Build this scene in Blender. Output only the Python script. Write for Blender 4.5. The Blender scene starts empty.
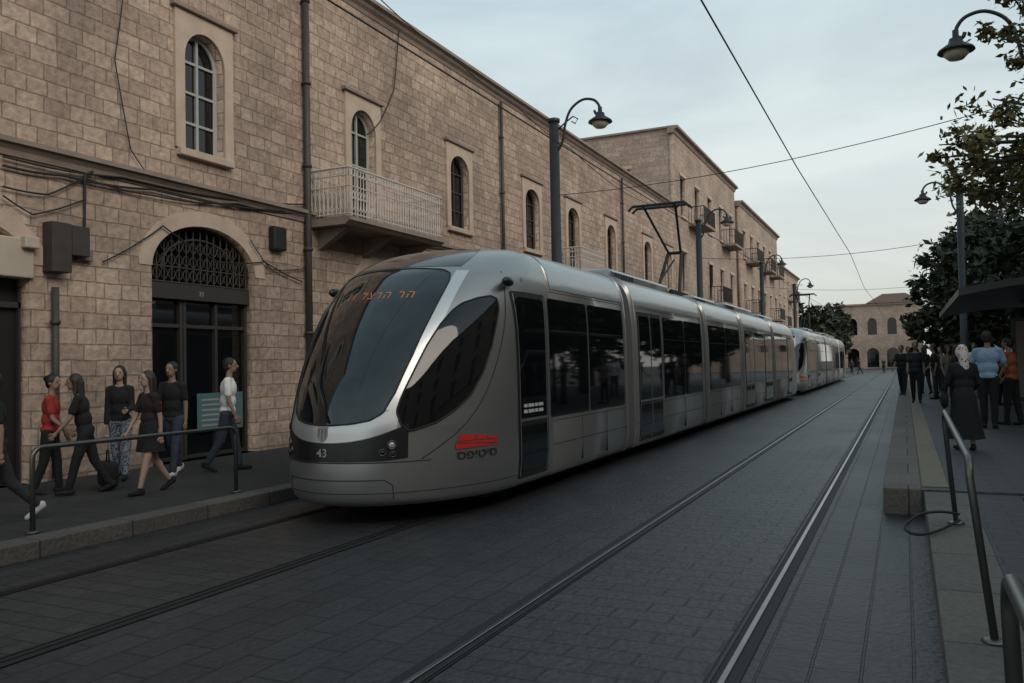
import bpy, bmesh, math, random
from mathutils import Vector, Matrix
random.seed(7)
R=math.radians
col=bpy.context.scene.collection
sc=bpy.context.scene
sc.view_settings.view_transform='Standard'; sc.view_settings.look='None'; sc.view_settings.exposure=0
# ------------------------------------------------------------------ camera
F=830.0; PSI=R(25.28); PH=R(1.68); ROLL=R(1.15); HC=1.655
M=(Matrix.Translation((0,0,HC))@Matrix.Rotation(PSI,4,'Z')@Matrix.Rotation(R(90)+PH,4,'X')@Matrix.Rotation(-ROLL,4,'Z'))
cd=bpy.data.cameras.new('camera'); cam=bpy.data.objects.new('camera',cd); col.objects.link(cam)
cam.matrix_world=M; cd.sensor_width=36; cd.lens=F*36/1024; cd.clip_end=3000; cd.clip_start=.05
sc.camera=cam
M3=M.to_3x3()
def ray(px,py): return M3@Vector(((px-512)/F,-(py-341.5)/F,-1))
def on_x(px,py,X):
    d=ray(px,py); t=X/d.x; return Vector((X,d.y*t,HC+d.z*t))
def on_z(px,py,Z):
    d=ray(px,py); t=(Z-HC)/d.z; return Vector((d.x*t,d.y*t,Z))
# ------------------------------------------------------------------ materials
def nt(name):
    m=bpy.data.materials.new(name); m.use_nodes=True; n=m.node_tree.nodes; l=m.node_tree.links
    return m,n,l,n['Principled BSDF']
def c4(c): return (c[0],c[1],c[2],1)
def mat(name,c,rough=.6,metal=0,var=.15,scale=6,bump=0,bscale=40,emit=0,coat=0,rvar=0):
    m,n,l,b=nt(name)
    tc=n.new('ShaderNodeTexCoord'); no=n.new('ShaderNodeTexNoise'); no.inputs['Scale'].default_value=scale; no.inputs['Detail'].default_value=6
    l.new(tc.outputs['Object'],no.inputs['Vector'])
    mx=n.new('ShaderNodeMix'); mx.data_type='RGBA'
    mx.inputs[6].default_value=c4([x*(1-var) for x in c]); mx.inputs[7].default_value=c4([min(1,x*(1+var)) for x in c])
    l.new(no.outputs['Fac'],mx.inputs[0]); l.new(mx.outputs[2],b.inputs['Base Color'])
    b.inputs['Roughness'].default_value=rough; b.inputs['Metallic'].default_value=metal
    if rvar:
        mr=n.new('ShaderNodeMapRange'); mr.inputs[3].default_value=rough-rvar; mr.inputs[4].default_value=rough+rvar
        l.new(no.outputs['Fac'],mr.inputs[0]); l.new(mr.outputs[0],b.inputs['Roughness'])
    if coat: b.inputs['Coat Weight'].default_value=coat
    if bump:
        n2=n.new('ShaderNodeTexNoise'); n2.inputs['Scale'].default_value=bscale; n2.inputs['Detail'].default_value=5
        l.new(tc.outputs['Object'],n2.inputs['Vector'])
        bp=n.new('ShaderNodeBump'); bp.inputs['Strength'].default_value=bump; bp.inputs['Distance'].default_value=.02
        l.new(n2.outputs['Fac'],bp.inputs['Height']); l.new(bp.outputs[0],b.inputs['Normal'])
    if emit:
        b.inputs['Emission Color'].default_value=c4(c); b.inputs['Emission Strength'].default_value=emit
    return m
def brick(name,c1,c2,mortar,w,h,mode,ms=.012,bump=.6,rough=.85,stain=.35,bnoise=9,bias=0,warp=.01):
    m,n,l,b=nt(name)
    tc=n.new('ShaderNodeTexCoord'); sp=n.new('ShaderNodeSeparateXYZ'); cb=n.new('ShaderNodeCombineXYZ')
    l.new(tc.outputs['Object'],sp.inputs[0])
    if mode=='wall':
        ad=n.new('ShaderNodeMath'); ad.operation='ADD'; l.new(sp.outputs[0],ad.inputs[0]); l.new(sp.outputs[1],ad.inputs[1])
        l.new(ad.outputs[0],cb.inputs[0]); l.new(sp.outputs[2],cb.inputs[1]); warp=.04
    elif mode=='along': l.new(sp.outputs[1],cb.inputs[0]); l.new(sp.outputs[0],cb.inputs[1])
    else: l.new(sp.outputs[0],cb.inputs[0]); l.new(sp.outputs[1],cb.inputs[1])
    nz=n.new('ShaderNodeTexNoise'); nz.inputs['Scale'].default_value=3.0
    l.new(tc.outputs['Object'],nz.inputs['Vector'])
    br=n.new('ShaderNodeTexBrick'); br.inputs['Scale'].default_value=1; br.inputs['Brick Width'].default_value=w; br.inputs['Row Height'].default_value=h
    br.inputs['Mortar Size'].default_value=ms; br.inputs['Mortar Smooth'].default_value=.4; br.inputs['Bias'].default_value=bias
    br.inputs['Color1'].default_value=c4(c1); br.inputs['Color2'].default_value=c4(c2); br.inputs['Mortar'].default_value=c4(mortar)
    if mode=='wall': br.squash=.75; br.squash_frequency=3
    vm=n.new('ShaderNodeVectorMath'); vm.operation='MULTIPLY_ADD'; vm.inputs[1].default_value=(warp,warp,warp)
    l.new(nz.outputs['Color'],vm.inputs[0]); l.new(cb.outputs[0],vm.inputs[2]); l.new(vm.outputs[0],br.inputs['Vector'])
    n2=n.new('ShaderNodeTexNoise'); n2.inputs['Scale'].default_value=.45; n2.inputs['Detail'].default_value=8; n2.inputs['Roughness'].default_value=.65
    l.new(tc.outputs['Object'],n2.inputs['Vector'])
    mr=n.new('ShaderNodeMapRange'); mr.inputs[1].default_value=.3; mr.inputs[2].default_value=.7; mr.inputs[3].default_value=1-stain; mr.inputs[4].default_value=1+stain*.45
    l.new(n2.outputs['Fac'],mr.inputs[0])
    n3=n.new('ShaderNodeTexNoise'); n3.inputs['Scale'].default_value=bnoise; n3.inputs['Detail'].default_value=6
    l.new(tc.outputs['Object'],n3.inputs['Vector'])
    mr3=n.new('ShaderNodeMapRange'); mr3.inputs[1].default_value=.3; mr3.inputs[2].default_value=.7; mr3.inputs[3].default_value=.76; mr3.inputs[4].default_value=1.2
    l.new(n3.outputs['Fac'],mr3.inputs[0])
    mu=n.new('ShaderNodeMath'); mu.operation='MULTIPLY'; l.new(mr.outputs[0],mu.inputs[0]); l.new(mr3.outputs[0],mu.inputs[1])
    vs=n.new('ShaderNodeVectorMath'); vs.operation='SCALE'; l.new(br.outputs['Color'],vs.inputs[0]); l.new(mu.outputs[0],vs.inputs['Scale'])
    l.new(vs.outputs[0],b.inputs['Base Color'])
    iv=n.new('ShaderNodeMath'); iv.operation='MULTIPLY_ADD'; iv.inputs[1].default_value=-1.0; l.new(br.outputs['Fac'],iv.inputs[0])
    l.new(n3.outputs['Fac'],iv.inputs[2])
    bp=n.new('ShaderNodeBump'); bp.inputs['Strength'].default_value=bump; bp.inputs['Distance'].default_value=.035 if mode=='wall' else .03
    l.new(iv.outputs[0],bp.inputs['Height']); l.new(bp.outputs[0],b.inputs['Normal'])
    mr2=n.new('ShaderNodeMapRange'); mr2.inputs[3].default_value=rough-.12; mr2.inputs[4].default_value=min(1,rough+.12)
    l.new(n2.outputs['Fac'],mr2.inputs[0]); l.new(mr2.outputs[0],b.inputs['Roughness'])
    return m
def leafmat(name,c):
    m,n,l,b=nt(name)
    g=n.new('ShaderNodeNewGeometry'); hs=n.new('ShaderNodeValToRGB')
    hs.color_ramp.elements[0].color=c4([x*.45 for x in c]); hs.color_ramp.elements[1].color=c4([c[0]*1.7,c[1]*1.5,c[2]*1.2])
    l.new(g.outputs['Random Per Island'],hs.inputs[0]); l.new(hs.outputs[0],b.inputs['Base Color']); b.inputs['Roughness'].default_value=.6
    return m
M_stone=brick('facade_stone',(.50,.375,.29),(.355,.258,.197),(.27,.20,.155),.41,.235,'wall',ms=.010,bump=.85,bnoise=9,stain=.42)
M_stone2=brick('far_stone',(.45,.345,.275),(.35,.265,.21),(.26,.20,.16),.5,.27,'wall',bump=.4)
M_trim=mat('trim_stone',(.48,.37,.29),.85,var=.3,scale=3,bump=.4,bscale=30)
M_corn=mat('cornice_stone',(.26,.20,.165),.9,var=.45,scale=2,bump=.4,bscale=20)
M_road=brick('road_pavers',(.041,.040,.042),(.029,.028,.030),(.010,.010,.010),.50,.25,'along',ms=.010,bump=.5,rough=.50,stain=.4,bnoise=20)
M_road2=brick('road_cross_pavers',(.044,.042,.043),(.032,.031,.032),(.011,.010,.010),.40,.20,'cross',ms=.009,bump=.5,rough=.48,stain=.4,bnoise=20)
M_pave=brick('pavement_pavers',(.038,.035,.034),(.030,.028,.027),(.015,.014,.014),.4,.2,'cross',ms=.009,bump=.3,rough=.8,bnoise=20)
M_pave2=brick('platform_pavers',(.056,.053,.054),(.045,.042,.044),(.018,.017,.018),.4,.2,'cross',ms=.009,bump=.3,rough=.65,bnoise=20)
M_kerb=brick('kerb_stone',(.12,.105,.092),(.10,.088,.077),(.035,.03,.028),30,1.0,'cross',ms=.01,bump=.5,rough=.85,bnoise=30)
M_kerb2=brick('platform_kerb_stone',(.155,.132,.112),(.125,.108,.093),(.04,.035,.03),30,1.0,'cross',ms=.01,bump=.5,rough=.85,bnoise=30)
M_tact=mat('tactile_stone',(.18,.14,.10),.8,var=.25,scale=10,bump=.3)
M_ground=mat('ground_earth',(.06,.056,.05),.95,var=.3,scale=.5)
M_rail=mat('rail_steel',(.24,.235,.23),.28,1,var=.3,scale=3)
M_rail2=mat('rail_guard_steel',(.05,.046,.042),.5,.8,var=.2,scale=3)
M_rubber=mat('rail_edge',(.010,.010,.010),.7)
M_silver=mat('tram_silver_paint',(.33,.325,.315),.32,.7,var=.08,scale=1.2,coat=.3,rvar=.05)
M_silver2=mat('tram_roof_silver',(.34,.345,.345),.30,.75,var=.08,scale=1.5,coat=.3)
M_band=mat('tram_bright_silver',(.60,.60,.59),.32,.6,var=.05,scale=1.5,coat=.4)
M_glass=mat('dark_glass',(.005,.006,.007),.035,0,var=.3,scale=.8,coat=.15)
M_wglass=mat('windscreen_glass',(.006,.010,.013),.05,0,var=.4,scale=.8,coat=.6)
M_cap=mat('roof_cap_glass',(.035,.037,.039),.22,.2,coat=.5)
M_black=mat('black_plastic',(.010,.010,.011),.35)
M_seam=mat('seam_rubber',(.014,.014,.014),.7)
M_bell=mat('bellows_rubber',(.09,.09,.09),.75)
M_red=mat('logo_red',(.55,.03,.022),.5)
M_orange=mat('display_orange',(.45,.16,.06),.5,emit=.10)
M_grey=mat('grey_print',(.28,.28,.28),.6)
M_note=mat('notice_white',(.55,.55,.54),.6)
M_cream=mat('cream_panel',(.46,.39,.31),.6,var=.15)
M_lens=mat('headlight_lens',(.5,.5,.48),.1,.3)
M_pole=mat('dark_pole_paint',(.030,.032,.034),.5,.3,var=.25,scale=5)
M_lamp=mat('lamp_metal',(.035,.037,.04),.4,.5)
M_lampg=mat('lamp_glass',(.55,.5,.42),.3)
M_wire=mat('wire',(.015,.015,.015),.7)
M_rusty=mat('grey_box_metal',(.05,.042,.037),.7,.1,var=.35,scale=6)
M_pipe=mat('drainpipe_metal',(.055,.048,.044),.6,.2,var=.3)
M_frame=mat('pale_window_frame',(.36,.36,.34),.6,var=.2)
M_dframe=mat('dark_window_frame',(.035,.03,.028),.6)
M_iron=mat('wrought_iron',(.014,.013,.013),.6)
M_palei=mat('balcony_iron',(.52,.47,.42),.7,var=.3,scale=12)
M_steel=mat('brushed_steel_rail',(.14,.135,.13),.40,.85,var=.25)
M_shop=mat('shop_dark',(.014,.013,.013),.5)
M_panel=mat('shop_panel',(.17,.145,.13),.6,var=.2)
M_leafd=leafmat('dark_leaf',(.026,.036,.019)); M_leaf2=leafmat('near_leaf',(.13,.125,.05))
M_bark=mat('bark',(.05,.038,.03),.9,bump=.6,bscale=15)
# ------------------------------------------------------------------ mesh helper
class MB:
    def __init__(s): s.v=[]; s.f=[]
    def add(s,vs,fs):
        o=len(s.v); s.v+= [tuple(v) for v in vs]; s.f+=[tuple(o+i for i in f) for f in fs]; return s
    def box(s,x0,x1,y0,y1,z0,z1):
        return s.add([(x0,y0,z0),(x1,y0,z0),(x1,y1,z0),(x0,y1,z0),(x0,y0,z1),(x1,y0,z1),(x1,y1,z1),(x0,y1,z1)],
          [(0,3,2,1),(4,5,6,7),(0,1,5,4),(1,2,6,5),(2,3,7,6),(3,0,4,7)])
    def tube(s,pts,r,n=8):
        pts=[Vector(p) for p in pts]; k=len(pts)
        rs=r if isinstance(r,(list,tuple)) else [r]*k
        vs=[];fs=[]; up=None
        for i,p in enumerate(pts):
            t=(pts[min(i+1,k-1)]-pts[max(i-1,0)])
            if t.length<1e-9: t=Vector((0,0,1))
            t.normalize()
            if up is None:
                up=Vector((0,0,1)) if abs(t.z)<.9 else Vector((1,0,0))
            a=t.cross(up)
            if a.length<1e-6: a=t.cross(Vector((0,1,0)))
            a.normalize(); b=a.cross(t).normalized(); up=b
            for j in range(n):
                an=2*math.pi*j/n; vs.append(p+(a*math.cos(an)+b*math.sin(an))*rs[i])
        for i in range(k-1):
            for j in range(n):
                fs.append((i*n+j,i*n+(j+1)%n,(i+1)*n+(j+1)%n,(i+1)*n+j))
        fs.append(tuple(range(n))[::-1]); fs.append(tuple((k-1)*n+j for j in range(n)))
        return s.add(vs,fs)
    def lathe(s,prof,c=(0,0,0),n=20):
        vs=[];fs=[];k=len(prof)
        for r,z in prof:
            for j in range(n):
                a=2*math.pi*j/n; vs.append((c[0]+r*math.cos(a),c[1]+r*math.sin(a),c[2]+z))
        for i in range(k-1):
            for j in range(n): fs.append((i*n+j,i*n+(j+1)%n,(i+1)*n+(j+1)%n,(i+1)*n+j))
        fs.append(tuple(range(n))[::-1]); fs.append(tuple((k-1)*n+j for j in range(n)))
        return s.add(vs,fs)
    def ell(s,c,r,rot=None,nu=14,nv=9):
        vs=[];fs=[]
        for i in range(nv+1):
            th=math.pi*i/nv
            for j in range(nu):
                ph=2*math.pi*j/nu
                v=Vector((r[0]*math.sin(th)*math.cos(ph),r[1]*math.sin(th)*math.sin(ph),r[2]*math.cos(th)))
                if rot: v=rot@v
                vs.append(v+Vector(c))
        for i in range(nv):
            for j in range(nu): fs.append((i*nu+j,(i+1)*nu+j,(i+1)*nu+(j+1)%nu,i*nu+(j+1)%nu))
        return s.add(vs,fs)
    def cap(s,a,b,ra,rb,n=12):
        a=Vector(a);b=Vector(b);t=(b-a).normalized()
        pts=[];rs=[]
        for k in range(4):
            an=math.pi/2*k/4; pts.append(a-t*ra*math.cos(an)); rs.append(max(1e-4,ra*math.sin(an)))
        pts.append(a);rs.append(ra);pts.append(b);rs.append(rb)
        for k in range(1,5):
            an=math.pi/2*k/4; pts.append(b+t*rb*math.sin(an)); rs.append(max(1e-4,rb*math.cos(an)))
        return s.tube(pts,rs,n)
    def grid(s,fn,nu,nv):
        vs=[fn(i/nu,j/nv) for j in range(nv+1) for i in range(nu+1)]
        fs=[(j*(nu+1)+i,j*(nu+1)+i+1,(j+1)*(nu+1)+i+1,(j+1)*(nu+1)+i) for j in range(nv) for i in range(nu)]
        return s.add(vs,fs)
    def build(s,name,m=None,parent=None,smooth=False,bevel=0,loc=None,fix=True):
        me=bpy.data.meshes.new(name); me.from_pydata(s.v,[],s.f)
        if fix:
            bm=bmesh.new(); bm.from_mesh(me); bmesh.ops.recalc_face_normals(bm,faces=bm.faces); bm.to_mesh(me); bm.free()
        return link(name,me,m,parent,smooth,bevel,loc)
def link(name,me,m=None,parent=None,smooth=False,bevel=0,loc=None):
    if m and len(me.materials)==0: me.materials.append(m)
    o=bpy.data.objects.new(name,me); col.objects.link(o)
    if parent: o.parent=parent
    if loc: o.location=loc
    if smooth:
        for p in me.polygons: p.use_smooth=True
    if bevel:
        bv=o.modifiers.new('bevel','BEVEL'); bv.width=bevel; bv.segments=2; bv.limit_method='ANGLE'
    return o
def tag(o,label,cat,group=None):
    o['label']=label; o['category']=cat
    if group: o['group']=group
    return o
def thing(name,label,cat,loc=(0,0,0),rz=0,group=None):
    o=bpy.data.objects.new(name,None); col.objects.link(o); o.location=loc; o.rotation_euler=(0,0,rz); o.empty_display_size=.2
    return tag(o,label,cat,group)
def struct(o): o['kind']='structure'; return o
def copy_tree(o,parent=None):
    c=o.copy(); col.objects.link(c); c.parent=parent
    for ch in list(o.children): copy_tree(ch,c)
    return c
def plate_mesh(outer,holes,depth,fn):
    cu=bpy.data.curves.new('plate','CURVE'); cu.dimensions='2D'; cu.fill_mode='BOTH'; cu.extrude=depth/2
    for pts in [outer]+holes:
        sp=cu.splines.new('POLY'); sp.points.add(len(pts)-1)
        for p,q in zip(sp.points,pts): p.co=(q[0],q[1],0,1)
        sp.use_cyclic_u=True
    ob=bpy.data.objects.new('plate',cu); col.objects.link(ob)
    dg=bpy.context.evaluated_depsgraph_get()
    me=bpy.data.meshes.new_from_object(ob.evaluated_get(dg))
    bpy.data.objects.remove(ob); me.materials.clear()
    for v in me.vertices: v.co=fn(v.co.x,v.co.y,v.co.z+depth/2)
    bm=bmesh.new(); bm.from_mesh(me); bmesh.ops.remove_doubles(bm,verts=bm.verts,dist=1e-5); bmesh.ops.recalc_face_normals(bm,faces=bm.faces); bm.to_mesh(me); bm.free()
    return me
def text_mesh(t,size,fn,align='CENTER',space=1,bold=.012):
    cu=bpy.data.curves.new('t','FONT'); cu.body=t; cu.size=size; cu.align_x=align; cu.offset=size*bold; cu.space_character=space
    ob=bpy.data.objects.new('t',cu); col.objects.link(ob)
    dg=bpy.context.evaluated_depsgraph_get(); me=bpy.data.meshes.new_from_object(ob.evaluated_get(dg)); bpy.data.objects.remove(ob)
    me.materials.clear()
    for v in me.vertices: v.co=fn(v.co.x,v.co.y)
    return me
def arch(u0,u1,z0,zs,zt,n=14):
    pts=[(u0,z0),(u1,z0)]
    c=(u0+u1)/2;a=(u1-u0)/2
    for i in range(n+1):
        t=math.pi*i/n; pts.append((c+a*math.cos(t),zs+(zt-zs)*math.sin(t)))
    return pts
def rect(u0,u1,z0,z1): return [(u0,z0),(u1,z0),(u1,z1),(u0,z1)]
# ------------------------------------------------------------------ ground, road, rails
struct(MB().add([(-700,-100,0),(700,-100,0),(700,1500,0),(-700,1500,0)],[(0,1,2,3)]).build('ground',M_ground))
TX1=-1.65; TX2=-5.5
struct(MB().add([(-7.15,-8,.004),(.2,-8,.004),(.2,170,.004),(-7.15,170,.004)],[(0,1,2,3)]).build('road',M_road))
for nm,xa,xb in (('track_paving',TX1-.66,TX1+.66),('track_paving',TX2-.66,TX2+.66)):
    struct(MB().add([(xa,-8,.008),(xb,-8,.008),(xb,170,.008),(xa,170,.008)],[(0,1,2,3)]).build(nm,M_road2))
for tc in (TX1,TX2):
    for sg in (-1,1):
        x=tc+sg*.75
        struct(MB().add([(x-.085,-8,.012),(x+.085,-8,.012),(x+.085,170,.012),(x-.085,170,.012)],[(0,1,2,3)]).build('rail_bed',M_rubber))
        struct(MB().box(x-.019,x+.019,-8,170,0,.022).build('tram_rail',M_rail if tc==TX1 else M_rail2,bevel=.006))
        gx=x-sg*.060
        struct(MB().box(gx-.009,gx+.009,-8,170,0,.017).build('rail_guard',M_rail2))
# left pavement + kerb
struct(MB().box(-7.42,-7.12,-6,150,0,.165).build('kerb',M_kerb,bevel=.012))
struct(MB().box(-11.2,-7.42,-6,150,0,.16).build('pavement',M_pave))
def wedge(x0,x1,ys,zs):
    mb=MB(); vs=[];fs=[]
    for y,z in zip(ys,zs): vs+=[(x0,y,z),(x1,y,z),(x0,y,0),(x1,y,0)]
    for i in range(len(ys)-1):
        a=i*4;b=a+4; fs+=[(a,a+1,b+1,b),(a,b,b+2,a+2),(a+1,a+3,b+3,b+1)]
    fs+=[(0,2,3,1)]; e=(len(ys)-1)*4; fs+=[(e,e+1,e+3,e+2)]
    return mb.add(vs,fs)
struct(wedge(.14,.56,[-3,5,9.7],[.12,.15,.26]).build('pavement_edge',M_kerb2,bevel=.01))
struct(wedge(.56,13.9,[-3,5,9.7],[.117,.147,.257]).build('pavement_right',M_pave2))
PZ=.28
struct(MB().box(-.25,.12,9.7,95,0,PZ).build('platform_kerb',M_kerb2,bevel=.012))
struct(MB().box(.12,13.9,9.705,95,0,PZ-.003).build('platform',M_pave2))
struct(MB().add([(.13,9.9,PZ+.003),(.38,9.9,PZ+.003),(.38,80,PZ+.003),(.13,80,PZ+.003)],[(0,1,2,3)]).build('tactile_strip',M_tact))
mb=MB()
for i in range(8): mb.box(1.0,3.4,9.12+i*.05,9.145+i*.05,.2,.262+i*.001)
tag(mb.build('drain_grate',M_iron),'dark slotted drain grate across the right pavement','drain')
# ------------------------------------------------------------------ world and sun
w=bpy.data.worlds.new('World'); sc.world=w; w.use_nodes=True; n=w.node_tree.nodes; l=w.node_tree.links
bg=n['Background']; sky=n.new('ShaderNodeTexSky'); sky.sky_type='NISHITA'; sky.sun_disc=False
SE=R(30); SAZ=R(112)
sky.sun_elevation=SE; sky.sun_rotation=SAZ; sky.air_density=1.2; sky.dust_density=3
tc=n.new('ShaderNodeTexCoord'); sp=n.new('ShaderNodeSeparateXYZ'); l.new(tc.outputs['Generated'],sp.inputs[0])
mr=n.new('ShaderNodeMapRange'); mr.inputs[1].default_value=0; mr.inputs[2].default_value=.75; l.new(sp.outputs[2],mr.inputs[0])
cr=n.new('ShaderNodeValToRGB'); e=cr.color_ramp.elements
e[0].position=0; e[0].color=(.72,.73,.68,1); e[1].position=1; e[1].color=(.36,.50,.57,1)
a=e.new(.3); a.color=(.68,.75,.745,1); a=e.new(.62); a.color=(.52,.66,.71,1)
l.new(mr.outputs[0],cr.inputs[0])
vs=n.new('ShaderNodeVectorMath'); vs.operation='SCALE'; vs.inputs['Scale'].default_value=10; l.new(cr.outputs[0],vs.inputs[0])
mp=n.new('ShaderNodeMapping'); mp.inputs['Scale'].default_value=(1,1,3.2); l.new(tc.outputs['Generated'],mp.inputs[0])
no=n.new('ShaderNodeTexNoise'); no.inputs['Scale'].default_value=2.2; no.inputs['Detail'].default_value=9; no.inputs['Roughness'].default_value=.55; no.inputs['Distortion'].default_value=.4
l.new(mp.outputs[0],no.inputs['Vector'])
m2=n.new('ShaderNodeMapRange'); m2.inputs[1].default_value=.38; m2.inputs[2].default_value=.62; m2.inputs[3].default_value=.68; m2.inputs[4].default_value=1; l.new(no.outputs['Fac'],m2.inputs[0])
mx=n.new('ShaderNodeMix'); mx.data_type='RGBA'; l.new(m2.outputs[0],mx.inputs[0]); l.new(sky.outputs[0],mx.inputs[6]); l.new(vs.outputs[0],mx.inputs[7])
l.new(mx.outputs[2],bg.inputs[0]); bg.inputs[1].default_value=.112
sd=bpy.data.lights.new('sun','SUN'); sd.energy=1.5; sd.angle=R(38); sd.color=(1,.89,.78)
so=bpy.data.objects.new('sun',sd); col.objects.link(so)
sdir=Vector((math.sin(SAZ)*math.cos(SE),math.cos(SAZ)*math.cos(SE),math.sin(SE)))
so.rotation_euler=sdir.to_track_quat('Z','Y').to_euler()
# ------------------------------------------------------------------ tram
TAB=[(.22,1.25,.12,2.0),(.30,1.295,.04,2.0),(.55,1.325,0,2.0),(.95,1.325,.02,2.05),(1.10,1.325,.05,2.05),(1.5,1.325,.20,2.1),(2.0,1.32,.50,2.2),
 (2.4,1.305,.84,2.35),(2.7,1.275,1.18,2.5),(2.83,1.245,1.38,2.6),(2.95,1.20,1.62,2.75),(3.05,1.12,1.88,2.85),(3.13,1.0,2.15,2.95),(3.19,.8,2.45,3.0),(3.225,.5,2.7,3.03),(3.24,.01,2.85,3.04)]
def cat(a,b,c,d,t): return .5*((2*b)+(-a+c)*t+(2*a-5*b+4*c-d)*t*t+(-a+3*b-3*c+d)*t**3)
def smooth_path(a,k_=6):
    P=[Vector(q) for q in a]; pts=[]
    for i in range(len(P)-1):
        p0,p1,p2,p3=P[max(0,i-1)],P[i],P[i+1],P[min(len(P)-1,i+2)]
        for k in range(k_): pts.append(Vector(tuple(cat(p0[c],p1[c],p2[c],p3[c],k/k_) for c in range(3))))
    pts.append(P[-1]); return pts
DEN=[]
for i in range(len(TAB)-1):
    p=[TAB[max(0,i-1)],TAB[i],TAB[i+1],TAB[min(len(TAB)-1,i+2)]]
    for k in range(6):
        DEN.append(tuple(cat(p[0][q],p[1][q],p[2][q],p[3][q],k/6) for q in range(4)))
DEN.append(TAB[-1])
def row(z):
    for i in range(len(DEN)-1):
        if DEN[i][0]<=z<=DEN[i+1][0]:
            t=(z-DEN[i][0])/max(1e-9,DEN[i+1][0]-DEN[i][0]); return tuple(DEN[i][q]*(1-t)+DEN[i+1][q]*t for q in range(4))
    return DEN[0] if z<DEN[0][0] else DEN[-1]
YN=3.05
def npt(s,r,off=0):
    z,w_,y0,ye=r if isinstance(r,tuple) else row(r); a=min(abs(s),1)*math.pi/2; sg=1 if s>=0 else -1; d=ye-y0
    x=w_*math.sin(a); y=y0+d*(1-math.cos(a))
    if abs(s)>1: y=ye+(abs(s)-1)*(YN-ye)
    nx=math.sin(a)/w_; ny=-math.cos(a)/d; q=math.hypot(nx,ny)
    return Vector((sg*(x+off*nx/q),y+off*ny/q,z))
def sx(y,z):
    z,w_,y0,ye=row(z)
    if y>=ye: return w_
    return w_*math.sqrt(max(0,1-((ye-y)/(ye-y0))**2))
def interp(tab,z):
    if z<=tab[0][0]: return tab[0][1]
    for i in range(len(tab)-1):
        if z<=tab[i+1][0]:
            t=(z-tab[i][0])/(tab[i+1][0]-tab[i][0]); 
            return tab[i][1]*(1-t)+tab[i+1][1]*t
    return tab[-1][1]
tram=thing('tram','leading silver tram with black windscreen, curved nose and pantograph, front unit in the street','tram',(TX2,7.0,0),0,'coupled silver tram units')
UL=32.0
def both_noses(o):
    c=o.copy(); col.objects.link(c); c.parent=o.parent; c.location=(0,UL,0); c.rotation_euler=(0,0,math.pi)
    for ch in o.children:
        k=ch.copy(); col.objects.link(k); k.parent=c
    return c
mb=MB()
ss=[-2,-1.5]+[i/40 for i in range(-40,41)]+[1.5,2]
vs=[npt(s,r) for r in DEN for s in ss]; k=len(ss)
mb.add(vs,[(j*k+i,j*k+i+1,(j+1)*k+i+1,(j+1)*k+i) for j in range(len(DEN)-1) for i in range(k-1)])
both_noses(mb.build('nose_shell',M_silver,tram,True))
WS=[(1.07,.02),(1.085,.14),(1.12,.225),(1.19,.278),(1.4,.318),(1.8,.356),(2.2,.382),(2.5,.396),(2.66,.398),(2.76,.380),(2.81,.32),(2.832,.17),(2.835,.02)]
zs=[1.07+ (2.835-1.07)*(.5-.5*math.cos(math.pi*i/56)) for i in range(57)]
mb=MB(); mb.grid(lambda u,v:(lambda z:npt((u*2-1)*interp(WS,z),z,.010))(zs[round(v*56)]),24,56)
ws=mb.build('windscreen',M_wglass,tram,True)
pts=[npt(interp(WS,z),z,.010) for z in zs]+[npt(-interp(WS,z),z,.010) for z in reversed(zs)]
MB().tube(pts+[pts[0]],.010,6).build('gasket',M_seam,ws,True)
MB().tube([npt(.02,1.1,.03),npt(-.10,1.5,.035),npt(-.14,1.95,.03)],[.012,.01,.008],6).build('wiper',M_black,ws,True)
both_noses(ws)
mb=MB(); mb.grid(lambda u,v:npt((u*2-1)*(.415+.05*v),2.86+.33*v,.009),24,12)
both_noses(mb.build('roof_cap',M_cap,tram,True))
SL=[(1.00,.40),(1.07,.365),(1.2,.338),(1.35,.350),(1.6,.379),(1.9,.412),(2.15,.450),(2.3,.485),(2.38,.52),(2.45,.60),(2.48,.67)]
SR=[(1.00,.42),(1.07,.52),(1.2,.605),(1.35,.67),(1.6,.722),(1.9,.752),(2.15,.757),(2.3,.753),(2.38,.742),(2.45,.72),(2.48,.68)]
zq=[1.00+(2.48-1.00)*(.5-.5*math.cos(math.pi*i/44)) for i in range(45)]
BI=lambda z:interp(WS,min(z,2.66))+.006
BO=lambda z:interp(SL,z)-.006 if z<2.2 else interp(SL,2.2)-.006+(z-2.2)*.05
for sg in (1,-1):
    mb=MB(); mb.grid(lambda u,v:(lambda z:npt(sg*(interp(SL,z)*(1-u)+interp(SR,z)*u),z,.008))(zq[round(v*44)]),16,44)
    o=mb.build('cab_side_window',M_glass,tram,True)
    pts=[npt(sg*interp(SL,z),z,.008) for z in zq]+[npt(sg*interp(SR,z),z,.008) for z in reversed(zq)]
    MB().tube(pts+[pts[0]],.011,6).build('gasket',M_seam,o,True); both_noses(o)
    mb=MB(); mb.grid(lambda u,v:(lambda z:npt(sg*(BI(z)*(1-u)+BO(z)*u),z,.006))(1.22+1.58*v),3,36)
    both_noses(mb.build('silver_pillar',M_band,tram,True))
    pts=[npt(sg*s_,z_,.001) for s_,z_ in ((.70,2.80),(.775,2.5),(.812,2.2),(.812,1.9),(.78,1.55),(.725,1.25),(.64,1.0),(.54,.82),(.46,.70))]
    both_noses(MB().tube(smooth_path(pts,4),.007,5).build('panel_seam',M_seam,tram,True))
    MBm=MB().ell(npt(sg*.735,2.66,.10),(.05,.13,.06)).tube([npt(sg*.735,2.66,0),npt(sg*.735,2.66,.1)],.02,6)
    both_noses(MBm.build('mirror_camera',M_black,tram,True))
ZH=lambda s:.885+.19*(abs(s)/.40)**2.4
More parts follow.
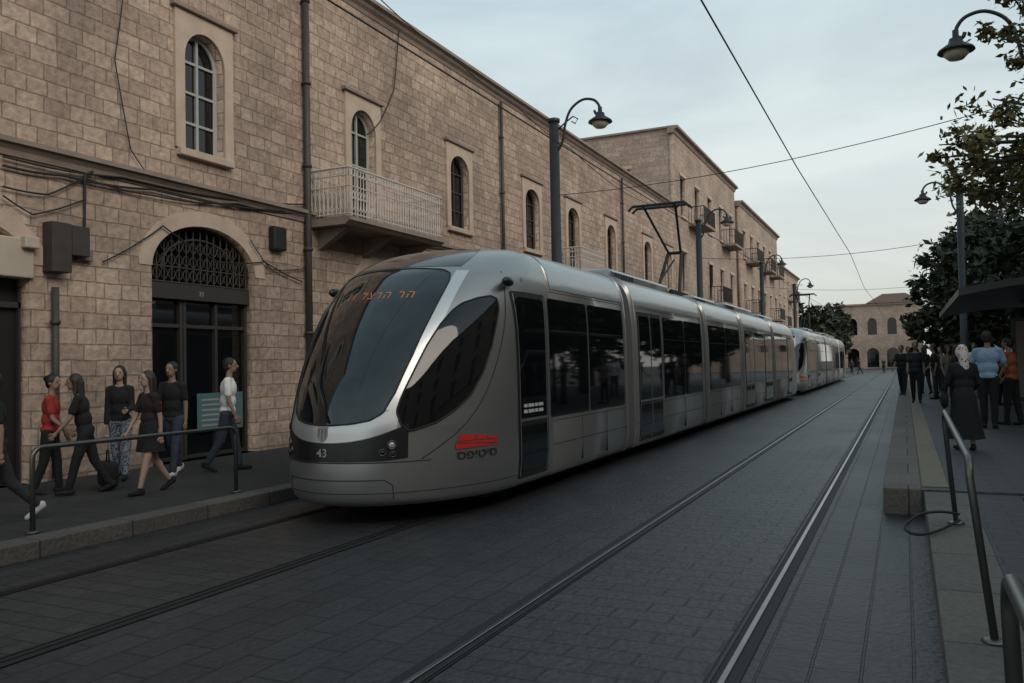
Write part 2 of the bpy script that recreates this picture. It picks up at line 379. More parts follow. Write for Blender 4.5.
def band(u,v):
    s=(u*2-1)*.40; zl=.69+.03*(abs(s)/.40)**4; return npt(s,zl+(ZH(s)-zl)*v,.009)
nb=MB().grid(band,40,8).build('front_band',M_black,tram,True)
WB=[(0,1.07),(.14,1.085),(.225,1.12),(.278,1.19),(.31,1.235),(.36,1.24)]
def ub(u,v):
    s=(u*2-1)*.35; zl=ZH(s)+.006; zu=interp(WB,abs(s))-.008; return npt(s,zl+(zu-zl)*v,.0045)
both_noses(MB().grid(ub,44,4).build('silver_lip',M_band,tram,True))
for sg in (1,-1):
    for s_,z_,r_ in ((.330,.86,.040),(.290,.785,.030),(.335,.765,.026)):
        c=npt(sg*s_,z_,.012); nrm=(npt(sg*s_,z_,.1)-npt(sg*s_,z_,0)).normalized()
        q=nrm.to_track_quat('Z','Y').to_matrix()
        mb=MB(); mb.lathe([(r_*1.25,-.01),(r_*1.25,.008),(r_,.014),(r_*.9,.0)],n=18)
        mb.v=[tuple(q@Vector(v)+c) for v in mb.v]; h=mb.build('headlight',M_steel,tram,True)
        mb=MB().ell((0,0,0),(r_*.85,r_*.85,.015)); mb.v=[tuple(q@Vector(v)+c) for v in mb.v]; mb.build('lens',M_lens if s_==.330 else M_glass,h,True)
        both_noses(h)
both_noses(nb)
def onn(s0,z0,off=.016,k=1.0):
    def f(x,y):
        z=z0+y; r=row(z); a=x/r[1]*.72; return npt(s0+a,r,off)
    return f
link('fleet_number',text_mesh('43',.12,onn(-.01,.745)),M_grey,tram)
sh=[(-.06,.08),(.06,.08),(.06,-.01),(.04,-.055),(0,-.08),(-.04,-.055),(-.06,-.01)]
f=onn(-.015,.975,.010); mb=MB(); mb.add([f(x,y) for x,y in sh],[tuple(range(7))]); bd=mb.build('emblem',M_grey,tram)
f=onn(-.015,.975,.014); mb=MB()
for x0,x1,y0,y1 in ((-.045,-.032,-.03,.06),(-.007,.007,-.06,.06),(.032,.045,-.03,.06),(-.045,.045,.05,.06)): mb.add([f(x0,y0),f(x1,y0),f(x1,y1),f(x0,y1)],[(0,1,2,3)])
mb.build('emblem_lines',M_panel,bd)
link('destination_display',text_mesh('11 לצרה רה',.13,onn(.03,2.45,.016),space=1.25,bold=.004),M_orange,tram)
fs_=lambda s0,z0:(lambda x,y:npt(s0+x/1.9,z0+y,.012))
f=fs_(.72,.79)
mb=MB()
def quadfill(a,b_,c_,d_):
    a,b_,c_,d_=[Vector(q) for q in (a,b_,c_,d_)]
    def g(u,v): p=(a.lerp(d_,u)).lerp(b_.lerp(c_,u),v); return f(p.x,p.y)
    mb.grid(g,8,3)
quadfill((-.20,.060),(-.17,.135),(-.02,.120),(-.05,.062))
quadfill((-.035,.061),(-.005,.117),(.09,.100),(.07,.058))
quadfill((.085,.057),(.105,.096),(.20,.072),(.20,.050))
quadfill((-.22,.048),(-.205,.056),(.205,.040),(.205,.005))
quadfill((-.21,-.022),(-.215,.036),(.16,.000),(.10,-.014))
mb.build('logo',M_red,tram)
link('wordmark',text_mesh('ספיטיס',.13,fs_(.72,.655),bold=.008),M_seam,tram)
both_noses(MB().tube([npt(s/40*.5,.68,.001) for s in range(-40,41)],.006,5).build('bumper_seam',M_seam,tram))
pts=[npt(s/20*.30,.50,.001) for s in range(-20,21)]+[npt(.335,.44,.001),npt(.335,.30,.001)]; pts=[npt(-.335,.30,.001),npt(-.335,.44,.001)]+pts
both_noses(MB().tube(pts,.006,5).build('coupler_cover',M_seam,tram))
both_noses(MB().tube([npt(s/60*1.9,.36,.001) for s in range(-60,61)],.004,5).build('skirt_seam',M_seam,tram))
def section(): 
    h=[(r[1],r[0]) for r in DEN[::2]]; return h+[(-x,z) for x,z in reversed(h)]
SEC=section()
def straight(y0,y1,sc_=1.0,dz=0,cap=True):
    mb=MB(); k=len(SEC)
    vs=[(x*sc_,y,.22+(z-.22)*sc_+dz) for y in (y0,y1) for x,z in SEC]
    fs=[(i,i+1,k+i+1,k+i) for i in range(k-1)]
    if cap: fs+=[tuple(range(k)),tuple(range(k,2*k))]
    return mb.add(vs,fs)
mods=[(YN,6.3),(6.75,12.1),(12.55,17.0),(17.45,23.2),(23.65,UL-YN)]
def spatch(side,y0,y1,z0,z1,off,r=.05):
    zl=[z0,z0+r*.1,z0+r*.3,z0+r*.6,z0+r]+[z0+r+(z1-z0-2*r)*i/10 for i in range(1,10)]+[z1-r,z1-r*.6,z1-r*.3,z1-r*.1,z1]
    mb=MB(); nv=len(zl)-1
    def f(u,v):
        z=zl[round(v*nv)]; d=min(z-z0,z1-z); ins=0 if d>=r else r-math.sqrt(max(0,r*r-(r-d)**2))
        y=(y0+ins)*(1-u)+(y1-ins)*u; return (side*(sx(y,z)+off),y,z)
    return mb.grid(f,6,nv)
for i,(a,b) in enumerate(mods):
    straight(a,b).build('body_module',M_silver,tram,True)
    for sd_ in (1,-1):
        mb=MB(); mb.grid(lambda u,v:(sd_*(row(2.66+.5*v)[1]+.010),a+.06+(b-a-.12)*u,2.66+.5*v),1,10)
        mb.build('roof_fairing',M_silver2,tram,True)
        mb=MB()
        for zz in (.62,.93,2.62): mb.box(*(sorted((sd_*(sx(4,zz)-.01),sd_*(sx(4,zz)+.003)))),a,b,zz-.004,zz+.004)
        for yy in [a+(b-a)*q/3 for q in (1,2)]: mb.box(*(sorted((sd_*(1.3),sd_*(1.328)))),yy-.004,yy+.004,.32,.93)
        mb.build('panel_seam',M_seam,tram)
for a,b in ((6.3,6.75),(12.1,12.55),(17.0,17.45),(23.2,23.65)):
    mb=MB()
    vs=[];k=len(SEC);fs=[]
    for j in range(11):
        y=a+(b-a)*j/10; q=.985 if j%2 else .95
        vs+=[(x*q,y,.22+(z-.22)*q) for x,z in SEC]
    fs=[(j*k+i,j*k+i+1,(j+1)*k+i+1,(j+1)*k+i) for j in range(10) for i in range(k-1)]
    mb.add(vs,fs).build('gangway_bellows',M_bell,tram)
    for y in (a-.10,b+.02):
        straight(y,y+.08,1.008).build('end_ring',M_silver2,tram,True)
def window(side,y0,y1,z0=.98,z1=2.53): 
    o=spatch(side,y0,y1,z0,z1,.007).build('window',M_glass,tram,True)
    mb=MB(); mb.box(*(sorted((side*1.30,side*1.338))),y0+.03,y1-.03,2.10,2.112); mb.build('vent_bar',M_seam,o)
def door(side,y0,y1,leaves=2):
    o=spatch(side,y0-.03,y1+.03,.30,2.56,.004,.04).build('door',M_seam,tram,True)
    wd=(y1-y0)/leaves
    for q in range(leaves):
        spatch(side,y0+wd*q+.035,y0+wd*(q+1)-.035,.38,2.49,.010,.09).build('door_glass',M_glass,o,True)
        fr=MB()
        ya,yb=y0+wd*q+.012,y0+wd*(q+1)-.012
        fr.grid(lambda u,v:(side*(sx(ya,.33+2.2*v)+.012),ya+.022*u,.33+2.2*v),1,10)
        fr.grid(lambda u,v:(side*(sx(yb,.33+2.2*v)+.012),yb-.022*u,.33+2.2*v),1,10)
        fr.grid(lambda u,v:(side*(sx(yb,1.0+.02*v)+.013),ya+(yb-ya)*u,.985+.03*v),1,1)
        fr.build('door_frame',M_silver,o)
    return o
for sd_ in (1,-1):
    door(sd_,2.0,2.86,1)
    for a,b in ((2.98,4.42),(4.48,6.12)): window(sd_,a,b)
    door(sd_,7.0,8.5)
    for a,b in ((8.65,10.3),(10.36,11.95)): window(sd_,a,b)
    for a,b in ((12.75,14.75),(14.81,16.8)): window(sd_,a,b)
    door(sd_,17.7,19.2); window(sd_,19.35,21.3); door(sd_,21.5,23.0)
    for a,b in ((23.85,25.5),(25.56,27.1)): window(sd_,a,b)
    door(sd_,27.4,28.5,1)
mb=MB()
for k_ in range(2):
    y=2.12
    for wd in (.10,.17,.08,.14):
        mb.box(1.336,1.339,y,y+wd,1.15-.07*k_,1.19-.07*k_); y+=wd+.03
mb.build('door_notice',M_note,tram)
link('side_number',text_mesh('43',.08,lambda x,y:Vector((1.34,2.1+x,2.66+y)) ),M_seam,tram)
MB().box(-1.0,1.0,1.7,UL-1.7,.12,.5).build('underframe',M_seam,tram)
for a,b,zt in ((7.4,11.4,3.40),(13.9,16.6,3.36),(18.0,22.8,3.42),(24.2,27.8,3.38)):
    g=MB().box(-.72,.72,a,b,3.1,zt).build('roof_unit',M_silver2,tram,bevel=.06)
    mb=MB()
    for q in range(12): mb.box(.66,.725,a+.2+q*.10,a+.25+q*.10,3.22,zt-.06)
    mb.build('vent_slots',M_seam,g)
pg=MB()
for x in (-.4,.4):
    pg.box(x-.04,x+.04,12.9,14.4,3.36,3.44)
    for y in (12.95,14.35): pg.lathe([(.07,0),(.05,.03),(.07,.06),(.05,.09),(.06,.12)],(x,y,3.24),10)
pg.tube([(-.3,14.2,3.45),(-.18,15.0,4.6)],.045); pg.tube([(.3,14.2,3.45),(.18,15.0,4.6)],.045); pg.tube([(-.2,15.0,4.6),(.2,15.0,4.6)],.045)
pg.tube([(-.16,15.0,4.6),(-.4,13.6,5.6)],.032); pg.tube([(.16,15.0,4.6),(.4,13.6,5.6)],.032); pg.tube([(-.42,13.6,5.6),(.42,13.6,5.6)],.03)
for y in (13.42,13.78): pg.tube([(-.78,y,5.54),(-.66,y,5.65),(.66,y,5.65),(.78,y,5.54)],.034)
for x in (-.4,.4): pg.tube([(x,13.42,5.63),(x,13.78,5.63)],.025)
pg.tube([(0,13.0,3.5),(0,14.9,4.4)],.025)
pg.build('pantograph',M_iron,tram)
t2=copy_tree(tram); t2.location=(TX2,7.0+UL+.7,0); t2['label']='second silver tram unit coupled behind the front one, far down the street'
MB().box(-.12,.12,-.75,.2,.35,.6).build('coupler',M_iron,t2)
# ------------------------------------------------------------------ building 1
FX=-10.96
def fmap(u,v,w_): return Vector((-w_,u,v))
B1=thing('stone_building','long two storey pink limestone building with arched windows beside the tram','building',(FX,0,0))
Y0,Y1,ZT=1.0,44.0,10.05
wins=[(10.30,11.22,5.45,7.05,7.55),(15.0,15.95,4.78,7.0,7.5),(19.45,20.5,5.45,7.0,7.45),(24.35,25.5,5.45,7.0,7.45),(28.1,29.25,4.9,7.0,7.45),(32.5,33.6,5.45,7.0,7.45),(37.9,39.1,5.45,7.0,7.45),(42.0,43.0,5.45,7.0,7.45),(5.2,6.0,5.45,7.05,7.5)]
doors=[(9.62,11.98,.16,3.40,4.18),(4.2,7.55,.16,3.2,3.9),(15.2,17.6,.16,3.3,4.1),(20.5,22.9,.16,3.3,4.1),(26,28.4,.16,3.3,4.1),(31.5,33.9,.16,3.3,4.1),(37,39.4,.16,3.3,4.1)]
holes=[arch(*w_) for w_ in wins]+[arch(*d) for d in doors]
me=plate_mesh(rect(Y0,Y1,0,ZT-.1),holes,.35,fmap)
link('wall',me,M_stone,B1)
MB().box(-9,-.36,Y0,Y1,0,ZT-.12).build('rear_block',M_stone2,B1)
def profile_y(prof,y0,y1):
    mb=MB(); k=len(prof); vs=[(x,y,z) for y in (y0,y1) for x,z in prof]
    fs=[(i,(i+1)%k,k+(i+1)%k,k+i) for i in range(k)]+[tuple(range(k)),tuple(range(k,2*k))]
    return mb.add(vs,fs)
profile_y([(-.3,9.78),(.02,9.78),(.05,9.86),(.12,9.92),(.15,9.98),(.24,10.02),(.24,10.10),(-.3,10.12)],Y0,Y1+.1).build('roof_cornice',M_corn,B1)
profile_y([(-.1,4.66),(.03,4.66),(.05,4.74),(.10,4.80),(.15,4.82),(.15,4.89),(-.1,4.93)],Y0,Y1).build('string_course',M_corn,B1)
def add_window(par,u0,u1,z0,zs,zt,fm=M_frame,surround=True,x0=0,hood=True,kind='arch',depth=.15):
    sw=.2
    win=plate_mesh(arch(u0+.003,u1-.003,z0,zs,zt-.003),[arch(u0+.07,u1-.07,z0+.06,zs,zt-.07)],.06,lambda u,v,w_:Vector((x0-depth-w_,u,v)))
    wo=link('window',win,fm,par)
    mb=MB(); c=(u0+u1)/2
    mb.box(x0-depth-.05,x0-depth-.005,c-.028,c+.028,z0+.05,zt-.05)
    for zz in ([zs,(z0*2+zs)/3,(z0+zs*2)/3] if zt-z0>1 else [(z0+zt)/2]): mb.box(x0-depth-.045,x0-depth-.008,u0+.05,u1-.05,zz-.022,zz+.022)
    mb.build('glazing_bar',fm,wo)
    MB().box(x0-depth-.058,x0-depth-.05,u0+.02,u1-.02,z0+.02,zt-.02).build('pane',M_glass,wo)
    if surround:
        zt2=zt+.28
        s_=plate_mesh(rect(u0-sw,u1+sw,z0,zt2),[arch(u0,u1,z0+.001,zs,zt)],.05,lambda u,v,w_:Vector((x0+.05-w_+.001,u,v)))
        link('surround',s_,M_trim,wo,bevel=.008)
        if hood:
            mb=MB(); mb.box(x0,x0+.12,u0-sw-.08,u1+sw+.08,zt2+.003,zt2+.09)
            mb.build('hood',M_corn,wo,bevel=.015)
    MB().box(x0-.2,x0+.12,u0-sw*.8,u1+sw*.8,z0-.13,z0-.002).build('sill',M_trim,wo,bevel=.012)
    return wo
for i,w_ in enumerate(wins): add_window(B1,*w_,fm=M_frame if i in (0,1,8) else M_dframe)
for i,d in enumerate(doors):
    u0,u1,z0,zs,zt=d
    c=(u0+u1)/2; a_=(u1-u0)/2
    ring=[(c+(a_+.26)*math.cos(math.pi*k/24),zs+(zt+.26-zs)*math.sin(math.pi*k/24)) for k in range(25)]+[(c+a_*math.cos(math.pi*k/24),zs+(zt-zs)*math.sin(math.pi*k/24)) for k in range(24,-1,-1)]
    dr=link('door_arch',plate_mesh(ring,[],.03,lambda u,v,w_:Vector((.015-w_+.001,u,v))),M_trim,B1)
    if i==0:
        zg=3.18
        g=MB()
        for k in range(15):
            u=u0+(u1-u0)*(k+.5)/15; t=(u-c)/a_; zz=zs+(zt-zs)*math.sqrt(max(0,1-t*t))
            g.tube([(-.16,u,zg),(-.16,u,zz)],.013,6)
            for zc in (zg+.14,zg+.38,zg+.62):
                if zc+.1<zz: g.tube([(-.16,u+.07*math.cos(q*math.pi/5),zc+.09*math.sin(q*math.pi/5)) for q in range(11)],.009,5)
        for fr in (1,.72): g.tube([(-.16,c+a_*fr*math.cos(math.pi*k/20),zs+(zt-zs)*fr*math.sin(math.pi*k/20)) for k in range(21)],.018,6)
        for zz in (zg,zg+.26): g.tube([(-.16,u0,zz),(-.16,u1,zz)],.016,6)
        g.build('fan_grille',M_rusty,dr)
        sf=MB(); 
        sf.box(-.30,-.14,u0,u1,2.9,3.16)
        for u in (u0+.03,u0+.80,u0+.88,c+.42,u1-.03): sf.box(-.30,-.22,u-.03,u+.03,.16,2.9)
        for z in (.2,2.45): sf.box(-.298,-.225,u0,u1,z-.03,z+.03)
        sf.build('shop_front',M_dframe,dr)
        MB().box(-.34,-.29,u0,u1,.16,zt).build('shop_glass',M_glass,dr)
        link('house_number',text_mesh('33',.11,lambda x,y:Vector((-.135,c+x,2.98+y))),M_grey,dr)
        po=MB().box(-.215,-.208,c-.05,c+1.05,.62,1.28).build('poster',mat('poster_teal',(.08,.14,.15),.5),dr)
        mb=MB()
        for k in range(6): mb.box(-.208,-.205,c+.05,c+.05+.4+.45*((k*37)%5)/5,.70+k*.09,.73+k*.09)
        mb.build('poster_lines',M_grey,po)
    elif i==1:
        MB().box(-.34,-.28,u0,u1,.16,zt).build('shop_glass',M_shop,dr)
        MB().box(-.2,.06,u0,u1+.03,3.0,3.55).build('shop_sign_panel',M_cream,dr,bevel=.02)
        mb=MB()
        for k in range(6): mb.box(-.27,-.2,u0+(u1-u0)*k/5-.03,u0+(u1-u0)*k/5+.03,.16,2.9)
        mb.box(-.27,-.2,u0,u1,2.6,2.68); mb.build('shop_front',M_dframe,dr)
    else:
        MB().box(-.34,-.28,u0,u1,.16,zt).build('shop_glass',M_glass,dr)
def balcony(y0,y1,zf,dep,h):
    pr=[(0,zf-.16),(dep-.12,zf-.16),(dep-.04,zf-.1),(dep,zf-.08),(dep,zf),(0,zf)]
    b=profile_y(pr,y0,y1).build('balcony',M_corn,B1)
    for k in range(3):
        y=y0+.35+(y1-y0-.7)*k/2; MB().add([(0,y-.09,zf-.17),(dep*.75,y-.09,zf-.17),(0,y-.09,zf-.6),(0,y+.09,zf-.17),(dep*.75,y+.09,zf-.17),(0,y+.09,zf-.6)],[(0,1,2),(3,5,4),(0,3,4,1),(1,4,5,2),(2,5,3,0)]).build('bracket',M_corn,b)
    r=MB(); x=dep-.05
    def run(p,q):
        p=Vector(p);q=Vector(q);L=(q-p).length; nn=int(L/.10)
        for zz in (.06,.62,h-.16,h): r.tube([p+Vector((0,0,zz)),q+Vector((0,0,zz))],.024 if zz==h else .015,5)
        dr_=(q-p).normalized()
        for k in range(nn+1):
            c_=p+(q-p)*k/nn; r.tube([c_+Vector((0,0,.03)),c_+Vector((0,0,h))],.012,4)
            if k<nn:
                cc=p+(q-p)*(k+.5)/nn+Vector((0,0,.34)); r.tube([cc+dr_*.045*math.cos(t*math.pi/4)+Vector((0,0,.2*math.sin(t*math.pi/4))) for t in range(9)],.009,4)
                cc=p+(q-p)*(k+.5)/nn+Vector((0,0,h-.08)); r.tube([cc+dr_*.045*math.cos(t*math.pi/4)+Vector((0,0,.065*math.sin(t*math.pi/4))) for t in range(9)],.009,4)
    run((0,y0+.05,zf),(x,y0+.05,zf)); run((x,y0+.05,zf),(x,y1-.05,zf)); run((x,y1-.05,zf),(0,y1-.05,zf))
    r.build('railing',M_palei,b)
balcony(13.6,17.4,4.74,1.0,1.0)
balcony(27.4,30.1,4.86,.8,.95)
def pipe(y,z0,z1,r,nm='drainpipe'):
    mb=MB().tube([(.1,y,z0),(.1,y,z1)],r,10)
    z=z0+.5
    while z<z1: mb.tube([(.1,y,z-.03),(.1,y,z+.03)],r*1.35,10); mb.box(-.01,.06,y-.015,y+.015,z-.015,z+.015); z+=1.7
    return mb.build(nm,M_pipe,B1,True)
p=pipe(13.42,.2,9.6,.07); MB().lathe([(.07,0),(.13,.12),(.14,.3),(.12,.34)],(.12,13.42,9.3),12).build('rain_head',M_pipe,p)
pipe(22.55,3,9.7,.05); pipe(34.5,3,9.7,.05); pipe(7.86,.2,2.9,.05)
def bx(px0,py0,px1,py1,dep,nm,m,bev=.01):
    a=on_x(px0,py0,FX);b=on_x(px1,py1,FX); z=sorted((a.z,b.z)); y=sorted((a.y,b.y))
    return MB().box(.003,dep,y[0],y[1],z[0],z[1]).build(nm,m,B1,bevel=bev)
bx(42,222,62,274,.22,'meter_box',M_rusty); bx(64,226,82,258,.18,'meter_box',M_rusty)
bx(18,236,33,250,.16,'wall_light',M_cream,.02)
bx(268,226,281,252,.16,'wall_lantern',M_shop,.03)
bx(74,250,90,262,.08,'junction_box',M_panel)
def cable(pts,r=.014,nm='cable',out=.06):
    q=[]
    P=[on_x(px,py,FX)-Vector((FX-out,0,0)) for px,py in pts]
    for i in range(len(P)-1):
        a,b=P[i],P[i+1]; L=(b-a).length
        for k in range(8): t=k/8; v=a.lerp(b,t); v.z-=.05*L*.5*math.sin(math.pi*t); q.append(v)
    q.append(P[-1]); return MB().tube(q,r,5).build(nm,M_wire,B1,True)
cable([(0,187),(45,195),(80,178),(150,196),(235,204),(300,214)],.014)
cable([(0,166),(60,176),(150,190),(305,212)],.02); cable([(0,157),(120,178),(306,205)],.016)
cable([(82,255),(82,175),(90,172)],.02); cable([(100,262),(140,240),(160,226)],.012); cable([(160,226),(215,262),(262,262),(300,282)],.013)
cable([(248,240),(262,262),(270,270),(306,268)],.011); cable([(0,196),(30,215),(82,200)],.012)
cable([(120,0),(112,60),(128,150),(146,176)],.010); cable([(397,28),(392,90),(378,122),(365,135)],.014)
cable([(366,3),(440,60),(505,108),(560,150),(640,205)],.014,out=.4)
cable([(320,222),(400,240),(450,250),(520,262),(600,280)],.016)
# ------------------------------------------------------------------ farther buildings
def block(name,label,x,y0,y1,h,dep,rows,m=M_stone2,step=3.2,bal=(),rz=0):
    b=thing(name,label,'building',(x,y0,0),rz); L=abs(y1-y0)
    rects=[]
    nW=int(L/step)
    for r_,(za,zb) in enumerate(rows):
        for k in range(nW):
            u=(k+.5)*L/nW; rects.append((u-.55,u+.55,za,zb))
    me=plate_mesh(rect(0,L,0,h),[rect(*q) for q in rects],.3,fmap); link('wall',me,m,b)
    MB().box(-dep,-.31,.0,L,0,h-.02).build('rear_block',m,b)
    profile_y([(-.3,h-.3),(.05,h-.3),(.1,h-.12),(.28,h-.05),(.28,h+.08),(-.3,h+.1)],-.15,L+.1).build('cornice',M_corn,b)
    MB().box(-dep-.1,-.32,-.15,L,h-.01,h+.09).build('roof',M_corn,b)
    profile_y([(0,4.7),(.12,4.75),(.15,4.9),(0,4.95)],0,L).build('string_course',M_corn,b)
    for q in rects:
        o=MB().box(-.22,-.18,q[0]+.003,q[1]-.003,q[2]+.003,q[3]-.003).build('window',M_glass,b)
        mb=MB(); c=(q[0]+q[1])/2
        mb.box(-.178,-.15,c-.03,c+.03,q[2],q[3]); mb.box(-.178,-.15,q[0],q[1],(q[2]+q[3])/2-.03,(q[2]+q[3])/2+.03)
        mb.build('frame',M_dframe,o)
        MB().box(.002,.06,q[0]-.15,q[1]+.15,q[3]+.02,q[3]+.2).build('lintel',M_trim,o)
        MB().box(.002,.1,q[0]-.1,q[1]+.1,q[2]-.12,q[2]-.01).build('sill',M_trim,o)
    for (u0,u1,z) in bal:
        o=MB().box(.002,.95,u0,u1,z-.15,z).build('balcony',M_corn,b)
        r=MB()
        for (p_,q_) in (((0,u0,z),(.9,u0,z)),((.9,u0,z),(.9,u1,z)),((.9,u1,z),(0,u1,z))):
            P=Vector(p_);Q=Vector(q_); nn=max(2,int((Q-P).length/.15))
            r.tube([P+Vector((0,0,.95)),Q+Vector((0,0,.95))],.025,5)
            for k in range(nn+1): c_=P+(Q-P)*k/nn; r.tube([c_,c_+Vector((0,0,.95))],.015,4)
        r.build('railing',M_iron,o)
    return b
b2=block('stone_building','taller three storey stone building just beyond the long arched one',FX,44.2,62,14.4,5.2,[(1,3.6),(5.6,7.8),(9.8,12)],step=3.0,bal=((3,6,9.6),(8,11,5.4),(12.5,15.5,9.6)))
o=MB().box(-3.6,-2.5,-.02,.02,11.2,12.4).build('end_window',M_glass,b2)
MB().box(-3.75,-2.35,-.05,.03,12.42,12.6).build('lintel',M_trim,o)
block('stone_building','mid height stone building with balconies, third in the row on the left',FX+.3,62.3,82,13.4,8,[(1,3.6),(5.4,7.4),(9.4,11.4)],step=3.0,bal=((2,5,5.3),(2,5,9.2),(9,12,9.2),(14,17,5.3),(14,17,9.2)))
block('stone_building','lower stone building fourth in the row, last before the far trees',FX-.3,82.3,104,11.3,8,[(1,3.6),(5.2,7.4),(8.4,10.2)],step=3.2,bal=((4,7,5.1),(12,15,8.2)))
block('stone_building','unseen stone building across the street, added for tram window reflections and street shade',14.2,44,-30,14.0,8,[(1,3.4),(4.9,7.0),(8,10),(11,12.8)],step=4.4,rz=math.pi)  # unseen block added for reflections; its height keeps sun off tram nose and street
fb=thing('far_building','small stone building with arched windows closing the far end of the street','building',(-9.6,150,0))
def emap(u,v,w_): return Vector((u,w_,v))
ow=[(1.2+k*3.0,2.6+k*3.0,5.6,7.6,8.4) for k in range(4)]+[(1.0+k*3.0,2.8+k*3.0,.2,2.6,3.4) for k in range(4)]
link('wall',plate_mesh(rect(0,12.4,0,10.5),[arch(*q) for q in ow if q[1]<12.3],.4,emap),M_stone2,fb)
MB().box(0,12.4,.41,9,0,10.4).build('rear_block',M_stone2,fb)
for q in ow: 
    if q[1]<12.3: MB().box(q[0],q[1],.28,.34,q[2],q[4]).build('window',M_glass,fb)
MB().box(-.2,12.6,-.25,9,10.5,10.8).build('cornice',M_corn,fb)
mb=MB(); mb.add([(4,-.4,10.81),(12.8,-.4,10.81),(12.8,9,10.81),(4,9,10.81),(6.5,4,12.6),(10,4,12.6)],[(0,1,5,4),(1,2,5),(2,3,4,5),(3,0,4)]); mb.build('roof',mat('roof_tile',(.12,.07,.055),.9),fb)
fb2=thing('far_building','low pale stone building at the right of the far end of the street','building',(4.2,138,0))
ow=[(1.2+k*3.0,2.4+k*3.0,3.6,4.8,5.2) for k in range(6)]
link('wall',plate_mesh(rect(0,20,0,7),[arch(*q) for q in ow],.4,emap),M_stone2,fb2); MB().box(0,20,.41,9,0,6.9).build('rear_block',M_stone2,fb2)
for q in ow: MB().box(q[0],q[1],.28,.34,q[2],q[4]).build('window',M_glass,fb2)
# ------------------------------------------------------------------ lamps and catenary
def lamp_post(x,y,side,label,h=7.5):
    t=thing('street_lamp',label,'street lamp',(x,y,.16 if side>0 else PZ),0 if side>0 else math.pi,'curled arm street lamps along the tram line')
    h=h-(.16 if side>0 else PZ)
    MB().tube([(0,0,0),(0,0,.5),(0,0,.55),(0,0,h)],[.17,.17,.135,.12],12).lathe([(.12,0),(.15,.02),(.15,.10),(.03,.14)],(0,0,h),12).build('pole',M_pole,t,True)
    a=[(.05,h-.75),(.22,h-.45),(.30,h-.05),(.45,h+.28),(.74,h+.46),(1.02,h+.42),(1.16,h+.26),(1.16,h+.12),(1.08,h+.08),(1.04,h+.16)]
    mb=MB().tube(smooth_path([(q[0],0,q[1]) for q in a],5),.032,8)
    mb.tube([(.05,0,h-.2),(.3,0,h-.02),(.5,0,h+.1),(.62,0,h+.02),(.55,0,h-.08),(.46,0,h-.02)],.018,6)
    mb.build('arm',M_pole,t,True)
    L=Vector((1.18,0,h+.10))
    MB().lathe([(.02,.14),(.05,.12),(.05,.0),(.10,-.02),(.12,-.10),(.27,-.2),(.29,-.24),(.27,-.25),(.10,-.2)],L,20).build('lamp_shade',M_lamp,t,True)
    MB().lathe([(.20,-.22),(.19,-.30),(.12,-.37),(.01,-.39)],L,16).build('lamp_bowl',M_lampg,t,True)
    return t
lamp_post(-7.5,18.5,1,'dark street lamp rising behind the front tram, nearest on the left')
lamp_post(-7.62,34.6,1,'street lamp behind the tram, second along the left side')
lamp_post(-7.62,51.5,1,'street lamp third along the left side, by the second tram unit')
lamp_post(-7.62,68,1,'street lamp farthest along the left side')
lamp_post(2.12,15.7,-1,'large street lamp hanging in from the top right corner',h=6.92)
lamp_post(1.95,33.5,-1,'street lamp in front of the dark trees on the right')
lamp_post(2.3,56,-1,'distant street lamp on the right, mostly hidden by trees',h=6.5)
def wire(pts,label,r=.011):
    return tag(MB().tube(pts,r,5).build('overhead_wire',M_wire,None,True),label,'wire')
def sag(a,b,s,n_=12):
    a=Vector(a);b=Vector(b); out=[]
    for k in range(n_+1):
        t=k/n_; v=a.lerp(b,t); v.z-=s*4*t*(1-t); out.append(v)
    return out
wire([(-1.95,-4,5.7),(-1.9,18.1,5.66),(-1.75,34,5.68),(-1.95,51,5.7),(-1.75,68,5.7),(-1.9,130,5.7)],'long contact wire over the empty right track',.011)
wire([(-5.6,-4,5.72),(-5.6,18.3,5.70),(-5.4,34.5,5.70),(-5.6,51,5.72),(-5.4,68,5.7),(-5.5,130,5.7)],'contact wire over the trams',.011)
wire(sag((2.12,15.7,5.85),(-7.5,18.5,5.75),.25),'nearest span wire crossing the street between two lamp posts',.008)
wire(sag((1.95,33.5,5.9),(-7.62,34.6,6.0),.3),'second span wire crossing the street farther away',.010)
wire(sag((2.3,56,6.1),(-7.62,51.5,6.1),.3),'third span wire crossing the street, farthest away',.010)
# ------------------------------------------------------------------ railings
def hoop(y0,y1,x,zb0,zb1,h,label,lean=0,rad=.028):
    t=thing('handrail',label,'railing',(x,y0,zb0)); L=y1-y0; dz=zb1-zb0
    rr=.10; pts=[(0,0,0),(-lean,0,h-rr)]
    for k in range(1,6): a=k/5*math.pi/2; pts.append((-lean,rr-rr*math.cos(a),h-rr+rr*math.sin(a)))
    q=[(-lean*.3,L,dz),(-lean,L,dz+h-rr)]
    for k in range(1,6): a=k/5*math.pi/2; q.append((-lean,L-rr+rr*math.cos(a),dz+h-rr+rr*math.sin(a)))
    MB().tube(pts+q[::-1],rad,10).build('hoop',M_steel,t,True)
    for yy,zz,xx in ((0,0,0),(L,dz,-lean*.3)): MB().lathe([(.065,0),(.065,.012),(.04,.02)],(xx,yy,zz),14).build('base_plate',M_steel,t,True)
    return t
hoop(5.06,8.1,.385,.15,.225,.96,'grey metal hoop handrail on the right kerb, complete in view',.09,.021)
hoop(.6,2.50,.255,.135,.142,.95,'grey metal handrail cut by the bottom right corner',.03,.021)
hoop(5.2,7.85,-7.52,.165,.165,.80,'long grey metal hoop railing at the left kerb before the walkers',0,.024)
